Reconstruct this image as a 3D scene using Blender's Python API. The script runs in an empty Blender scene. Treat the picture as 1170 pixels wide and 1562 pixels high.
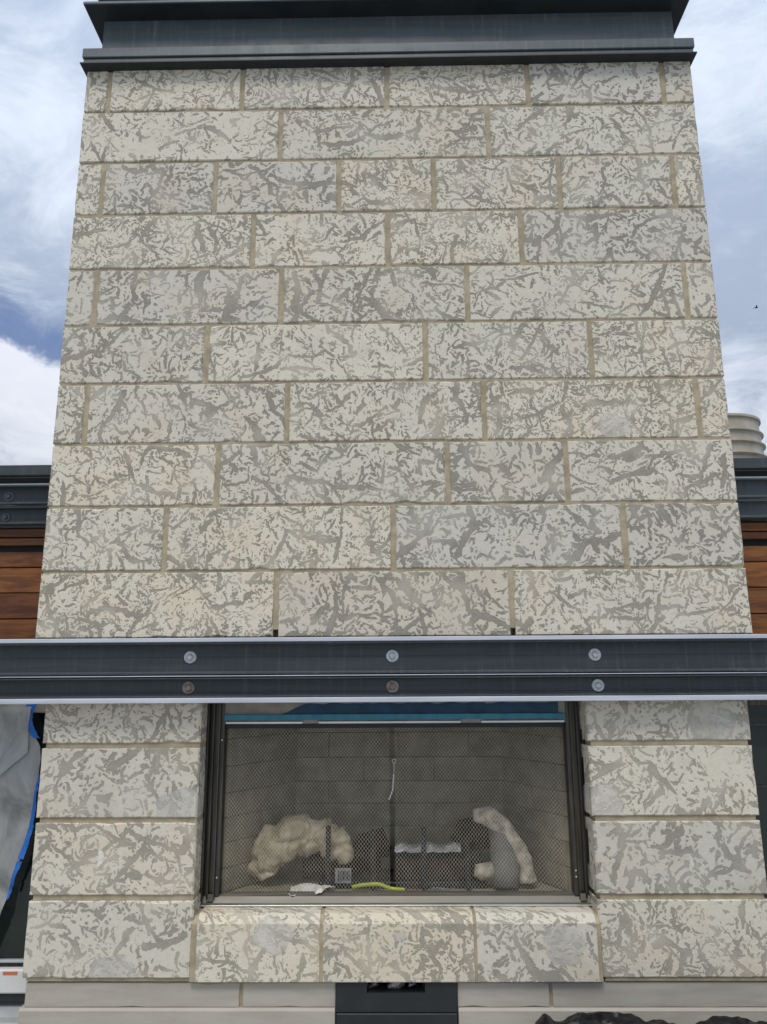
import bpy, math, random
from mathutils import Vector, noise
R = math.radians
S = bpy.context.scene
COL = S.collection

# ------------------------------------------------------------------ camera
cam = bpy.data.cameras.new('camera')
cam.sensor_fit = 'VERTICAL'
cam.sensor_height = 36.0
cam.lens = 36.0 * 1150.0 / 1562.0
cam.clip_end = 500
co = bpy.data.objects.new('camera', cam)
COL.objects.link(co)
pitch, yaw, roll = .2164, -.0139, -.0061
fw = Vector((math.sin(yaw) * math.cos(pitch), math.cos(yaw) * math.cos(pitch), math.sin(pitch)))
rt = Vector((math.cos(yaw), -math.sin(yaw), 0))
up = rt.cross(fw)
rt, up = rt * math.cos(roll) + up * math.sin(roll), up * math.cos(roll) - rt * math.sin(roll)
M = co.matrix_world.copy()
for i in range(3):
    M[i][0], M[i][1], M[i][2] = rt[i], up[i], -fw[i]
M[0][3], M[1][3], M[2][3] = .0149, -3.4051, 1.3201
co.matrix_world = M
S.camera = co

# ------------------------------------------------------------------ node helper
class NT:
    def __init__(s, tree):
        s.t = tree; s.n = tree.nodes; s.l = tree.links
    def new(s, typ, **kw):
        n = s.n.new(typ)
        ins = kw.pop('ins', {})
        for k, v in kw.items(): setattr(n, k, v)
        for k, v in ins.items(): s.put(n.inputs[k], v)
        return n
    def put(s, sock, v):
        if isinstance(v, bpy.types.NodeSocket): s.l.new(v, sock)
        elif isinstance(v, bpy.types.Node): s.l.new(v.outputs[0], sock)
        else: sock.default_value = v
    def m(s, op, a, b=None, c=None, clamp=False):
        n = s.n.new('ShaderNodeMath'); n.operation = op; n.use_clamp = clamp
        for i, v in enumerate((a, b, c)):
            if v is not None: s.put(n.inputs[i], v)
        return n.outputs[0]
    def v(s, op, a, b=None, scale=None):
        n = s.n.new('ShaderNodeVectorMath'); n.operation = op
        s.put(n.inputs[0], a)
        if b is not None: s.put(n.inputs[1], b)
        if scale is not None: s.put(n.inputs['Scale'], scale)
        return n.outputs['Value'] if op in ('LENGTH', 'DOT_PRODUCT', 'DISTANCE') else n.outputs[0]
    def mix(s, f, a, b, blend='MIX'):
        n = s.n.new('ShaderNodeMix'); n.data_type = 'RGBA'; n.blend_type = blend
        s.put(n.inputs[0], f); s.put(n.inputs[6], a); s.put(n.inputs[7], b)
        return n.outputs[2]
    def noise(s, vec, scale, detail=2.0, rough=.5, dist=0.0, color=False):
        n = s.new('ShaderNodeTexNoise', ins={'Scale': scale, 'Detail': detail, 'Roughness': rough, 'Distortion': dist})
        if vec is not None: s.put(n.inputs['Vector'], vec)
        return n.outputs['Color' if color else 'Fac']
    def ramp(s, x, a, b, lo=0.0, hi=1.0, smooth=True):
        n = s.n.new('ShaderNodeMapRange'); n.interpolation_type = 'SMOOTHSTEP' if smooth else 'LINEAR'
        for i, v in enumerate((x, a, b, lo, hi)): s.put(n.inputs[i], v)
        return n.outputs[0]

# ------------------------------------------------------------------ sky and sun
SUN_EL, SUN_ROT = 60, 192
W = bpy.data.worlds.new('World'); S.world = W; W.use_nodes = True
w = NT(W.node_tree)
for n in list(w.n): w.n.remove(n)
sky = w.new('ShaderNodeTexSky', sky_type='NISHITA', sun_disc=False, sun_elevation=R(SUN_EL), sun_rotation=R(SUN_ROT))
d = w.new('ShaderNodeTexCoord').outputs['Generated']
sep = w.new('ShaderNodeSeparateXYZ', ins={0: d})
X, Y, Z = sep.outputs
az = w.m('ARCTAN2', X, Y)
zc = w.m('ADD', w.m('MAXIMUM', Z, 0.0), .28)
flat = w.new('ShaderNodeCombineXYZ', ins={0: w.m('DIVIDE', X, zc), 1: w.m('DIVIDE', Y, zc), 2: 0.0})
big = w.noise(flat, 1.5, 5, .55, .6)
fine = w.noise(flat, 4.0, 7, .66, .9)
# thick bright parts against lilac-grey thin parts of the overcast
thick = w.ramp(w.m('ADD', big, w.m('MULTIPLY', w.m('SUBTRACT', fine, .5), .6)), .37, .62)
thick = w.m('MULTIPLY', thick, w.ramp(Z, .42, .64, 1.0, .72))
cloud = w.mix(thick, (3.2, 3.8, 5.0, 1), (6.2, 6.8, 7.7, 1))
# the break in the overcast, low on the left, with a lit bank of cloud beneath it
edge = w.m('ADD', w.m('ADD', Z, w.m('MULTIPLY', w.m('SUBTRACT', fine, .5), .09)), w.m('MULTIPLY', w.m('ADD', az, .5), .22))
gap = w.m('MULTIPLY', w.ramp(edge, .372, .388), w.ramp(edge, .455, .400))
gap = w.m('MULTIPLY', gap, w.ramp(az, -.25, -.42))
bank = w.m('MULTIPLY', w.ramp(edge, .392, .372), w.ramp(edge, .20, .34))
bank = w.m('MULTIPLY', bank, w.ramp(az, -.1, -.4))
c2 = w.mix(w.m('MULTIPLY', bank, .8), cloud, (7.6, 7.9, 8.6, 1))
c3 = w.mix(w.m('MULTIPLY', gap, .85), c2, w.mix(.35, sky.outputs[0], (.55, 1.05, 3.3, 1)))
cie = w.m('ADD', w.m('MULTIPLY', w.m('MAXIMUM', Z, 0.0), .9), .62)      # an overcast sky grows brighter upwards
c4 = w.mix(1.0, c3, cie, 'MULTIPLY')
bg = w.new('ShaderNodeBackground', ins={0: c4, 1: .1})
w.l.new(bg.outputs[0], w.new('ShaderNodeOutputWorld').inputs[0])

sl = bpy.data.lights.new('sun', 'SUN'); sl.energy = 1.5; sl.angle = R(22); sl.color = (1, .94, .84)
so = bpy.data.objects.new('sun', sl); COL.objects.link(so)
a, e = R(SUN_ROT), R(SUN_EL)
sd = Vector((math.sin(a) * math.cos(e), math.cos(a) * math.cos(e), math.sin(e)))
so.rotation_euler = sd.to_track_quat('Z', 'Y').to_euler()
so.location = (0, -6, 9)
S.view_settings.view_transform = 'Standard'
S.view_settings.look = 'None'
S.view_settings.gamma = 1
S.view_settings.use_curve_mapping = False
S.view_settings.exposure = .36

# ------------------------------------------------------------------ materials
def mat(name, col=(.5, .5, .5), rough=.6, metal=0.0, spec=.5):
    m = bpy.data.materials.new(name); m.use_nodes = True
    t = NT(m.node_tree); b = t.n['Principled BSDF']
    b.inputs['Base Color'].default_value = (*col, 1); b.inputs['Roughness'].default_value = rough
    b.inputs['Metallic'].default_value = metal; b.inputs['Specular IOR Level'].default_value = spec
    return m, t, b

def bump(t, b, h, strength=.3, dist=.002):
    t.put(b.inputs['Normal'], t.new('ShaderNodeBump', ins={'Strength': strength, 'Distance': dist, 'Height': h}).outputs[0])

def stone_mat():
    m, t, b = mat('mottled_limestone', rough=.85, spec=.25)
    oc = t.new('ShaderNodeTexCoord').outputs['Object']
    rnd = t.new('ShaderNodeObjectInfo').outputs['Random']
    wn = t.new('ShaderNodeTexWhiteNoise', noise_dimensions='1D', ins={'W': t.m('MULTIPLY', rnd, 917.3)})
    rc = wn.outputs['Color']; rs = t.new('ShaderNodeSeparateColor', ins={0: rc})
    r1, r2, r3 = rs.outputs
    coarse = t.new('ShaderNodeAttribute', attribute_type='OBJECT', attribute_name='coarse').outputs['Fac']
    ox0, oy0, oz0 = t.new('ShaderNodeSeparateXYZ', ins={0: oc}).outputs
    pl = t.new('ShaderNodeCombineXYZ', ins={0: t.m('ADD', ox0, t.m('MULTIPLY', oy0, .8)), 1: t.m('ADD', oz0, t.m('MULTIPLY', oy0, .5)), 2: 0.0}).outputs[0]
    rot = t.new('ShaderNodeVectorRotate', rotation_type='AXIS_ANGLE', ins={'Vector': pl, 'Axis': (0, 0, 1), 'Angle': t.m('MULTIPLY', r1, 6.283)})
    p = t.v('ADD', rot.outputs[0], t.v('MULTIPLY', t.v('SCALE', rc, scale=60.0), (1, 1, 0)))
    p = t.v('SCALE', p, scale=t.m('MULTIPLY', t.ramp(r2, 0, 1, .85, 1.25), t.m('SUBTRACT', 1.0, t.m('MULTIPLY', coarse, .14))))
    wp = t.v('SUBTRACT', t.noise(p, 7, 2, .5, color=True), (.5, .5, .5))
    wp2 = t.v('SUBTRACT', t.noise(p, 32, 2, .55, color=True), (.5, .5, .5))
    q = t.v('ADD', p, t.v('ADD', t.v('SCALE', wp, scale=.085), t.v('SCALE', wp2, scale=.026)))
    dens = t.new('ShaderNodeAttribute', attribute_type='OBJECT', attribute_name='density').outputs['Fac']
    low = t.noise(p, 4.0, 2, .5)
    dmod = t.m('ADD', t.m('MULTIPLY', t.m('SUBTRACT', low, .5), 1.6), t.m('MULTIPLY', dens, .34))
    rag = t.m('MULTIPLY', t.m('SUBTRACT', t.noise(p, 80, 2.5, .65), .5), .011)
    # burrows: short bent strokes, one to a cell, lying every way, clipped where they meet
    def strokes(scale, half_l, half_w, pres, seed, bend=4.0):
        v2 = t.v('ADD', q, (seed, seed * 1.7, 0))
        vo = t.new('ShaderNodeTexVoronoi', voronoi_dimensions='2D', feature='F1', ins={'Vector': v2, 'Scale': scale})
        dv = t.v('SUBTRACT', v2, vo.outputs['Position'])
        ca, cb, cc = t.new('ShaderNodeSeparateColor', ins={0: vo.outputs['Color']}).outputs
        an = t.m('MULTIPLY', ca, 6.283); cs, sn = t.m('COSINE', an), t.m('SINE', an)
        dx, dy, _ = t.new('ShaderNodeSeparateXYZ', ins={0: dv}).outputs
        u = t.m('ADD', t.m('MULTIPLY', dx, cs), t.m('MULTIPLY', dy, sn))
        v = t.m('SUBTRACT', t.m('MULTIPLY', dy, cs), t.m('MULTIPLY', dx, sn))
        v = t.m('ADD', v, t.m('MULTIPLY', t.m('MULTIPLY', u, u), t.m('MULTIPLY', t.m('SUBTRACT', cb, .5), bend * 2)))
        sz = t.m('ADD', .55, t.m('MULTIPLY', cb, .75))
        L_ = t.m('MULTIPLY', sz, half_l); w_ = t.m('MULTIPLY', t.m('ADD', .55, t.m('MULTIPLY', ca, .8)), half_w)
        uu, vv = t.m('DIVIDE', u, L_), t.m('DIVIDE', v, w_)
        rr = t.m('SQRT', t.m('ADD', t.m('MULTIPLY', uu, uu), t.m('MULTIPLY', vv, vv)))
        f = t.m('MULTIPLY', t.m('SUBTRACT', 1.0, rr), w_)
        on = t.m('LESS_THAN', cc, t.m('ADD', t.m('MULTIPLY', dmod, .6), pres))
        return t.m('SUBTRACT', t.m('ADD', f, .03 * 1), t.m('MULTIPLY', t.m('SUBTRACT', 1.0, on), .2))
    fl = [strokes(21, .034, .0068, .44, 3.1, 9), strokes(25, .026, .0056, .38, 8.3, 11), strokes(12, .072, .0088, .44, 17.9, 6),
          strokes(4.6, .22, .0130, .50, 31.3, 2.5), strokes(40, .009, .0056, .30, 41.7, 0), strokes(6.0, .17, .0100, .40, 57.1, 3.5), strokes(55, .006, .0040, .28, 71.3, 0)]
    f = fl[0]
    for g_ in fl[1:]: f = t.m('MAXIMUM', f, g_)
    f = t.m('ADD', t.m('SUBTRACT', f, .03), rag)
    mask = t.ramp(f, -.0009, .0013)
    core = t.ramp(f, .0, .010)
    speck = t.noise(oc, 420, 2, .6)
    mid = t.noise(p, 60, 3, .6)
    pale = t.noise(p, 9, 3, .6)
    light = t.mix(mid, (.725, .698, .61, 1), (.585, .56, .48, 1))
    warm = t.ramp(t.m('ADD', t.noise(p, 4.5, 3, .6), t.m('ADD', t.m('MULTIPLY', r3, .12), t.m('MULTIPLY', t.new('ShaderNodeAttribute', attribute_type='OBJECT', attribute_name='warmth').outputs['Fac'], .2))), .50, .78, 0, .62)
    light = t.mix(warm, light, (.68, .59, .45, 1))
    light = t.mix(t.ramp(pale, .52, .70, 0, .55), light, (.58, .56, .50, 1))
    dark = t.mix(core, (.200, .189, .152, 1), (.245, .233, .193, 1))
    dark = t.mix(t.ramp(mid, .4, .7, 0, .45), dark, (.33, .31, .265, 1))
    faint = t.m('SUBTRACT', t.ramp(t.noise(p, 5.5, 2, .5), .28, .62, .55, 1.0), t.m('MULTIPLY', coarse, .12))
    c = t.mix(t.m('MULTIPLY', mask, faint), light, dark)
    # the section of a fossil: an uneven pale patch with a grey rim at (x, z), radius r, on the face
    fs = t.new('ShaderNodeAttribute', attribute_type='OBJECT', attribute_name='fossil').outputs['Vector']
    fx, fz, fr = t.new('ShaderNodeSeparateXYZ', ins={0: fs}).outputs
    ox, oy, oz = t.new('ShaderNodeSeparateXYZ', ins={0: t.v('ADD', oc, t.v('ADD', t.v('SCALE', wp, scale=.10), t.v('SCALE', wp2, scale=.02)))}).outputs
    ex, ez = t.m('SUBTRACT', ox, fx), t.m('SUBTRACT', oz, fz)
    dd = t.m('SQRT', t.m('ADD', t.m('MULTIPLY', ex, ex), t.m('MULTIPLY', t.m('MULTIPLY', ez, ez), 1.5)))
    dn = t.m('DIVIDE', dd, t.m('MAXIMUM', fr, .0001))
    inside = t.ramp(dn, 1.0, .94)
    ring = t.m('MULTIPLY', t.m('MULTIPLY', t.ramp(dn, .80, .88), t.ramp(dn, 1.0, .92)), t.ramp(pale, .40, .55))
    disc = t.mix(t.ramp(pale, .4, .65), (.57, .56, .525, 1), (.44, .43, .395, 1))
    disc = t.mix(t.m('MULTIPLY', ring, .6), disc, (.35, .34, .30, 1))
    c = t.mix(t.m('MULTIPLY', inside, t.ramp(t.noise(p, 26, 3, .6), .35, .6, .45, .85)), c, disc)
    sh = t.new('ShaderNodeAttribute', attribute_type='OBJECT', attribute_name='shell').outputs['Vector']
    sx, sz, sr = t.new('ShaderNodeSeparateXYZ', ins={0: sh}).outputs
    sr = t.m('MAXIMUM', sr, .0001)
    gx, gz = t.m('DIVIDE', t.m('SUBTRACT', ox0, sx), sr), t.m('DIVIDE', t.m('SUBTRACT', oz0, sz), sr)
    gx = t.m('ADD', gx, t.m('MULTIPLY', t.m('MULTIPLY', gz, gz), .30))
    sd2 = t.m('SQRT', t.m('ADD', t.m('MULTIPLY', t.m('MULTIPLY', gx, gx), 7.5), t.m('MULTIPLY', gz, gz)))
    c = t.mix(t.ramp(sd2, 1.0, .9), c, (.74, .72, .67, 1))
    tint = t.mix(r2, (.86, .86, .865, 1), (1.06, 1.035, .98, 1))
    c = t.mix(1.0, c, tint, 'MULTIPLY')
    c = t.mix(t.ramp(speck, .38, .72, .0, .40), c, (.30, .285, .24, 1))
    grit = t.noise(oc, 900, 1, .5)
    c = t.mix(t.ramp(grit, .52, .70, 0, .35), c, (.80, .78, .72, 1))
    blot = t.noise(p, 2.2, 5, .7, .5)
    c = t.mix(t.ramp(blot, .50, .74, 0, .26), c, (.36, .34, .29, 1))
    vein = t.m('ABSOLUTE', t.m('SUBTRACT', t.noise(q, 10, 3, .6), .5))
    c = t.mix(t.m('MULTIPLY', t.ramp(vein, .012, .002), t.ramp(t.noise(p, 12, 2), .52, .62, 0, .55)), c, (.25, .225, .18, 1))
    pit = t.ramp(t.noise(p, 150, 1, .5), .70, .76)
    c = t.mix(t.m('MULTIPLY', pit, .5), c, (.17, .15, .12, 1))
    t.put(b.inputs['Base Color'], c)
    hgt = t.m('SUBTRACT', t.m('ADD', t.m('MULTIPLY', speck, .6), t.m('MULTIPLY', mid, .6)), t.m('ADD', t.m('MULTIPLY', mask, .35), pit))
    bump(t, b, hgt, .6, .004)
    return m

def noisy(name, c1, c2, scale=8, rough=.6, metal=0.0, spec=.4, stretch=(1, 1, 1), detail=4, bs=.2, bd=.001, fine=0.0, space='Object'):
    m, t, b = mat(name, c1, rough, metal, spec)
    oc = t.new('ShaderNodeTexCoord').outputs[space]
    rnd = t.new('ShaderNodeObjectInfo').outputs['Random']
    p = t.v('ADD', t.v('MULTIPLY', oc, stretch), t.new('ShaderNodeCombineXYZ', ins={0: t.m('MULTIPLY', rnd, 31.), 1: t.m('MULTIPLY', rnd, 77.), 2: t.m('MULTIPLY', rnd, 53.)}).outputs[0])
    n = t.noise(p, scale, detail, .6)
    c = t.mix(t.ramp(n, .3, .7), (*c1, 1), (*c2, 1))
    if fine:
        c = t.mix(t.ramp(t.noise(p, 300, 2), .35, .7, 0, fine), c, (*[x * .5 for x in c1], 1))
    t.put(b.inputs['Base Color'], c)
    t.put(b.inputs['Roughness'], t.ramp(n, .3, .7, rough * .85, min(1, rough * 1.15)))
    if bs: bump(t, b, t.noise(p, scale * 4, 3), bs, bd)
    return m

def steel_mat(name, c1, c2):
    m, t, b = mat(name, c1, .45, 0, .4)
    oc = t.new('ShaderNodeTexCoord').outputs['Object']
    run = t.noise(t.v('MULTIPLY', oc, (.5, 1, 9)), 4, 5, .6)          # rolling marks along the length
    drip = t.noise(t.v('MULTIPLY', oc, (16, 1, .8)), 2.2, 4, .65)     # dust runs down the face
    dust = t.noise(oc, 3.5, 5, .65, .8)
    scr = t.noise(t.v('MULTIPLY', oc, (1.2, 1, 60)), 6, 2, .5)
    c = t.mix(t.ramp(run, .3, .7), (*c1, 1), (*c2, 1))
    grime = (c2[0] * 2.4 + .02, c2[1] * 2.1 + .02, c2[2] * 1.9 + .015, 1)
    c = t.mix(t.m('MULTIPLY', t.ramp(drip, .48, .74, 0, .45), t.ramp(dust, .40, .62)), c, grime)
    c = t.mix(t.ramp(scr, .70, .74, 0, .35), c, grime)
    c = t.mix(t.ramp(t.noise(oc, 220, 2, .6), .60, .75, 0, .35), c, grime)
    t.put(b.inputs['Base Color'], c)
    t.put(b.inputs['Roughness'], t.ramp(dust, .3, .7, .34, .58))
    bump(t, b, t.m('ADD', run, t.m('MULTIPLY', dust, .6)), .12, .002)
    return m

MT = {}
MT['stone'] = stone_mat()
MT['mortar'] = noisy('sandy_mortar', (.44, .375, .26), (.30, .255, .175), 14, .95, fine=.35, bs=.6, bd=.003)
MT['base'] = noisy('honed_limestone', (.36, .335, .285), (.43, .405, .355), 7, .7, stretch=(.5, 1, 3.5), fine=.14, bs=.12)
MT['steel'] = steel_mat('painted_steel', (.032, .042, .046), (.048, .060, .066))
MT['capsteel'] = steel_mat('cap_and_reflection_steel', (.060, .078, .088), (.078, .098, .109))  # cap colour; doubles as a lighter copy painting reflections on the right channels
MT['edge'] = noisy('sky_lit_edge', (.46, .49, .55), (.62, .64, .70), 4, .35, .35, stretch=(.4, 1, 6), bs=0)  # pale colour stands in for sky light on the beam's flange edges
MT['zinc'] = noisy('zinc_plated', (.36, .40, .42), (.58, .62, .64), 60, .45, .55, bs=.1)
MT['rust'] = noisy('rusting_zinc', (.33, .32, .30), (.22, .165, .125), 45, .7, .3, bs=.3)
MT['darkbolt'] = noisy('painted_bolt', (.06, .075, .085), (.10, .12, .13), 40, .45, .2, bs=.1)
MT['frame'] = noisy('brushed_dark_steel', (.052, .048, .042), (.115, .108, .095), 9, .36, .75, stretch=(9, 9, .5), bs=.05)
MT['framelight'] = noisy('dusty_steel', (.115, .11, .093), (.19, .182, .155), 8, .5, .35, stretch=(.6, 4, 4), bs=.05)
MT['chrome'] = noisy('bright_steel', (.72, .72, .70), (.60, .60, .58), 6, .22, .8, bs=0)
MT['header'] = noisy('dusty_sheet_steel', (.30, .285, .25), (.20, .19, .17), 10, .6, .1, bs=0)
MT['film'] = noisy('blue_film', (.003, .045, .10), (.002, .03, .07), 16, .4, bs=.4, bd=.003)
MT['teal'] = noisy('teal_film', (.018, .17, .26), (.04, .23, .32), 22, .45, stretch=(1, 1, .3), bs=.1)
MT['wire'] = noisy('woven_wire', (.76, .73, .62), (.50, .48, .40), 20, .5, .1, bs=0)
MT['firebrick'] = noisy('firebrick', (.30, .275, .205), (.215, .195, .145), 9, .9, fine=.25, bs=.4, bd=.002)
MT['firemortar'] = noisy('sooty_mortar', (.13, .12, .09), (.17, .155, .12), 12, .95)
MT['black'] = noisy('black_metal', (.014, .017, .019), (.022, .026, .029), 9, .5, fine=.2, bs=.15)
MT['soot'] = noisy('burnt_log', (.010, .008, .007), (.050, .034, .025), 25, .85, bs=.6, bd=.004)
MT['cloth'] = noisy('dusty_canvas', (.66, .57, .42), (.30, .245, .16), 9, .95, fine=.25, bs=.5, bd=.003)
MT['fibre'] = noisy('fibre_blanket', (.66, .60, .49), (.24, .21, .16), 20, .95, fine=.25, bs=.6, bd=.004)
MT['greylog'] = noisy('grey_ceramic', (.15, .145, .14), (.20, .19, .18), 12, .8, bs=.3)
MT['foil'] = noisy('foil', (.42, .43, .44), (.26, .27, .28), 30, .3, .6, bs=.9, bd=.006)
MT['paper'] = noisy('torn_paper', (.72, .70, .66), (.60, .58, .54), 20, .8, bs=.3)
MT['ink'] = mat('ink', (.05, .05, .055), .6)[0]
MT['hose'] = noisy('yellow_green_hose', (.46, .52, .06), (.33, .40, .05), 30, .5, bs=.1)
MT['rusttip'] = noisy('rusty_pipe_end', (.20, .085, .045), (.13, .06, .035), 30, .8)
MT['tape'] = noisy('blue_masking_tape', (.012, .105, .40), (.018, .15, .50), 14, .6, bs=.5, bd=.002)
MT['white'] = noisy('white_aluminium', (.66, .67, .67), (.58, .59, .58), 6, .45, bs=.05)
MT['grey'] = noisy('grey_flashing', (.42, .44, .46), (.50, .52, .54), 6, .4, .3, bs=.05)
MT['orange'] = noisy('orange_print', (.52, .13, .05), (.58, .17, .07), 14, .6, bs=0)
MT['pipe'] = noisy('weathered_pipe', (.55, .51, .43), (.40, .36, .29), 7, .65, .1, stretch=(1, 1, .6), fine=.3, bs=.15)
MT['bag'] = noisy('black_plastic', (.004, .004, .0045), (.007, .007, .008), 8, .42, spec=.28, bs=.5, bd=.006)
MT['roof'] = noisy('roof_membrane', (.10, .105, .11), (.13, .135, .14), 3, .8)
MT['paving'] = noisy('terrace_paving', (.42, .41, .385), (.50, .485, .455), 2.5, .85, fine=.2, bs=.2)
MT['bird'] = mat('dark_feathers', (.02, .02, .022), .8)[0]

def wood_mat():
    m, t, b = mat('oiled_hardwood', rough=.42, spec=.4)
    oc = t.new('ShaderNodeTexCoord').outputs['Object']
    rnd = t.new('ShaderNodeObjectInfo').outputs['Random']
    wn = t.new('ShaderNodeTexWhiteNoise', noise_dimensions='1D', ins={'W': t.m('MULTIPLY', rnd, 311.7)})
    p = t.v('ADD', t.v('MULTIPLY', oc, (1.0, 6.0, 9.0)), t.v('SCALE', wn.outputs['Color'], scale=40.))
    g = t.noise(p, 3.2, 5, .62, 1.1)
    g2 = t.noise(t.v('MULTIPLY', p, (1.2, 1, 6)), 9, 4, .6)
    dk = t.mix(wn.outputs['Value'], (.062, .019, .006, 1), (.12, .040, .011, 1))
    lt = t.mix(wn.outputs['Value'], (.15, .048, .012, 1), (.29, .112, .026, 1))
    c = t.mix(t.ramp(g, .32, .68), dk, lt)
    c = t.mix(t.ramp(g2, .5, .8, 0, .55), c, (.07, .022, .007, 1))
    t.put(b.inputs['Base Color'], c)
    bump(t, b, g2, .25, .002)
    return m
MT['wood'] = wood_mat()

def glass_mat():
    m, t, b = mat('dark_window_glass', (.012, .018, .017), .04, 0, .5)
    n = t.noise(t.new('ShaderNodeTexCoord').outputs['Object'], 2.0, 3)
    t.put(b.inputs['Base Color'], t.mix(t.ramp(n, .35, .7), (.008, .013, .012, 1), (.016, .026, .023, 1)))
    return m
MT['glass'] = glass_mat()

def sheet_mat():
    m = bpy.data.materials.new('plastic_sheet'); m.use_nodes = True
    t = NT(m.node_tree); b = t.n['Principled BSDF']; out = t.n['Material Output']
    oc = t.new('ShaderNodeTexCoord').outputs['Object']
    n = t.noise(t.v('MULTIPLY', oc, (1.5, 1, .8)), 5, 4, .6, 1.0)
    t.put(b.inputs['Base Color'], t.mix(n, (.28, .29, .285, 1), (.52, .53, .525, 1)))
    b.inputs['Roughness'].default_value = .3
    tr = t.new('ShaderNodeBsdfTransparent', ins={0: (.86, .88, .88, 1)})
    mx = t.new('ShaderNodeMixShader', ins={0: t.ramp(n, .3, .7, .45, .80), 1: tr.outputs[0], 2: b.outputs[0]})
    t.l.new(mx.outputs[0], out.inputs[0])
    bump(t, b, t.noise(oc, 22, 3), .3, .004)
    return m
MT['sheet'] = sheet_mat()

# ------------------------------------------------------------------ mesh helpers
ORG = {}
class MB:
    """collects world-space geometry that becomes one mesh object"""
    def __init__(s): s.v = []; s.f = []
    def add(s, vs, fs):
        k = len(s.v); s.v += [tuple(v) for v in vs]; s.f += [tuple(i + k for i in f) for f in fs]; return s
    def box(s, x0, x1, y0, y1, z0, z1, b=0.0):
        if b <= 0:
            vs = [(x, y, z) for x in (x0, x1) for y in (y0, y1) for z in (z0, z1)]
            return s.add(vs, [(0, 1, 3, 2), (4, 6, 7, 5), (0, 4, 5, 1), (2, 3, 7, 6), (0, 2, 6, 4), (1, 5, 7, 3)])
        # bevelled box: three shrunken faces pairs joined by chamfers
        vs = []; idx = {}
        for sx in (0, 1):
            for sy in (0, 1):
                for sz in (0, 1):
                    for ax in range(3):
                        p = [(x0, x1)[sx], (y0, y1)[sy], (z0, z1)[sz]]
                        for k in range(3):
                            if k != ax: p[k] += b * (1, -1)[(sx, sy, sz)[k]]
                        idx[(sx, sy, sz, ax)] = len(vs); vs.append(p)
        fs = []
        for ax in range(3):
            o1, o2 = [k for k in range(3) if k != ax]
            for sd_ in (0, 1):
                q = []
                for (u, v_) in ((0, 0), (1, 0), (1, 1), (0, 1)):
                    key = [0, 0, 0]; key[ax] = sd_; key[o1] = u; key[o2] = v_
                    q.append(idx[(*key, ax)])
                fs.append(q)
            for u in (0, 1):
                for v_ in (0, 1):
                    k0 = [0, 0, 0]; k1 = [0, 0, 0]
                    k0[ax] = 0; k1[ax] = 1
                    for k in (k0, k1): k[o1] = u; k[o2] = v_
                    fs.append([idx[(*k0, o1)], idx[(*k1, o1)], idx[(*k1, o2)], idx[(*k0, o2)]])
        for sx in (0, 1):
            for sy in (0, 1):
                for sz in (0, 1): fs.append([idx[(sx, sy, sz, k)] for k in range(3)])
        return s.add(vs, fs)
    def prism(s, poly, x0, x1):
        """closed (y, z) outline drawn out along x"""
        n = len(poly)
        vs = [(x0, y, z) for y, z in poly] + [(x1, y, z) for y, z in poly]
        return s.add(vs, [(i, (i + 1) % n, n + (i + 1) % n, n + i) for i in range(n)] + [tuple(range(n)), tuple(range(2 * n - 1, n - 1, -1))])
    def tube(s, pts, rad, n=8, cap=True, wob=0.0, seed=0, squash=1.0, folds=0.0):
        pts = [Vector(p) for p in pts]
        rad = rad if isinstance(rad, (list, tuple)) else [rad] * len(pts)
        rings = []
        prev = None
        for i, p in enumerate(pts):
            tn = (pts[min(i + 1, len(pts) - 1)] - pts[max(i - 1, 0)]).normalized()
            if prev is None:
                a_ = Vector((0, 1, 0)) if abs(tn.y) < .8 else Vector((1, 0, 0))
                u = tn.cross(a_).normalized()
            else: u = (prev - tn * prev.dot(tn)).normalized()
            prev = u; v_ = tn.cross(u)
            ring = []
            for k in range(n):
                th = 2 * math.pi * k / n
                q = p + u * math.cos(th) * rad[i] + v_ * math.sin(th) * rad[i] * squash
                if wob:
                    if folds:
                        # sharp creases where a noise crosses zero, soft bulges between them
                        c1_ = max(0, 1 - abs(noise.noise(Vector((q.x * 4 + q.z * 5, q.y * 3, q.z * 9 - q.x * 7)) + Vector((seed, 2, 1)))) / .30)
                        c2_ = max(0, 1 - abs(noise.noise(q * 15 + Vector((1, seed, 4)))) / .14)
                        blg = noise.noise(q * 4 + Vector((4, 1, seed)))
                        q = p + (q - p) * (1.10 + .22 * blg - folds * (.24 * c1_ ** 1.6 + .10 * c2_))
                    dv = noise.noise_vector(q * 14 + Vector((seed, seed * 2, 0))) * wob + noise.noise_vector(q * 34 + Vector((seed, 0, seed))) * wob * .5
                    q = q + dv
                ring.append(q)
            rings.append(ring)
        vs = [q for r_ in rings for q in r_]
        fs = [(i * n + k, i * n + (k + 1) % n, (i + 1) * n + (k + 1) % n, (i + 1) * n + k) for i in range(len(pts) - 1) for k in range(n)]
        if cap: fs += [tuple(range(n - 1, -1, -1)), tuple((len(pts) - 1) * n + k for k in range(n))]
        return s.add(vs, fs)
    def lathe(s, prof, c, axis='z', n=24):
        """profile of (radius, height) turned about an axis through c"""
        vs = []
        for r_, h_ in prof:
            for k in range(n):
                th = 2 * math.pi * (k + .5) / n
                a_, b_ = r_ * math.cos(th), r_ * math.sin(th)
                vs.append((c[0] + a_, c[1] + b_, c[2] + h_) if axis == 'z' else (c[0] + a_, c[1] + h_, c[2] + b_))
        m_ = len(prof)
        fs = [(i * n + k, i * n + (k + 1) % n, (i + 1) * n + (k + 1) % n, (i + 1) * n + k) for i in range(m_ - 1) for k in range(n)]
        fs += [tuple(range(n - 1, -1, -1)), tuple((m_ - 1) * n + k for k in range(n))]
        return s.add(vs, fs)
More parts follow.
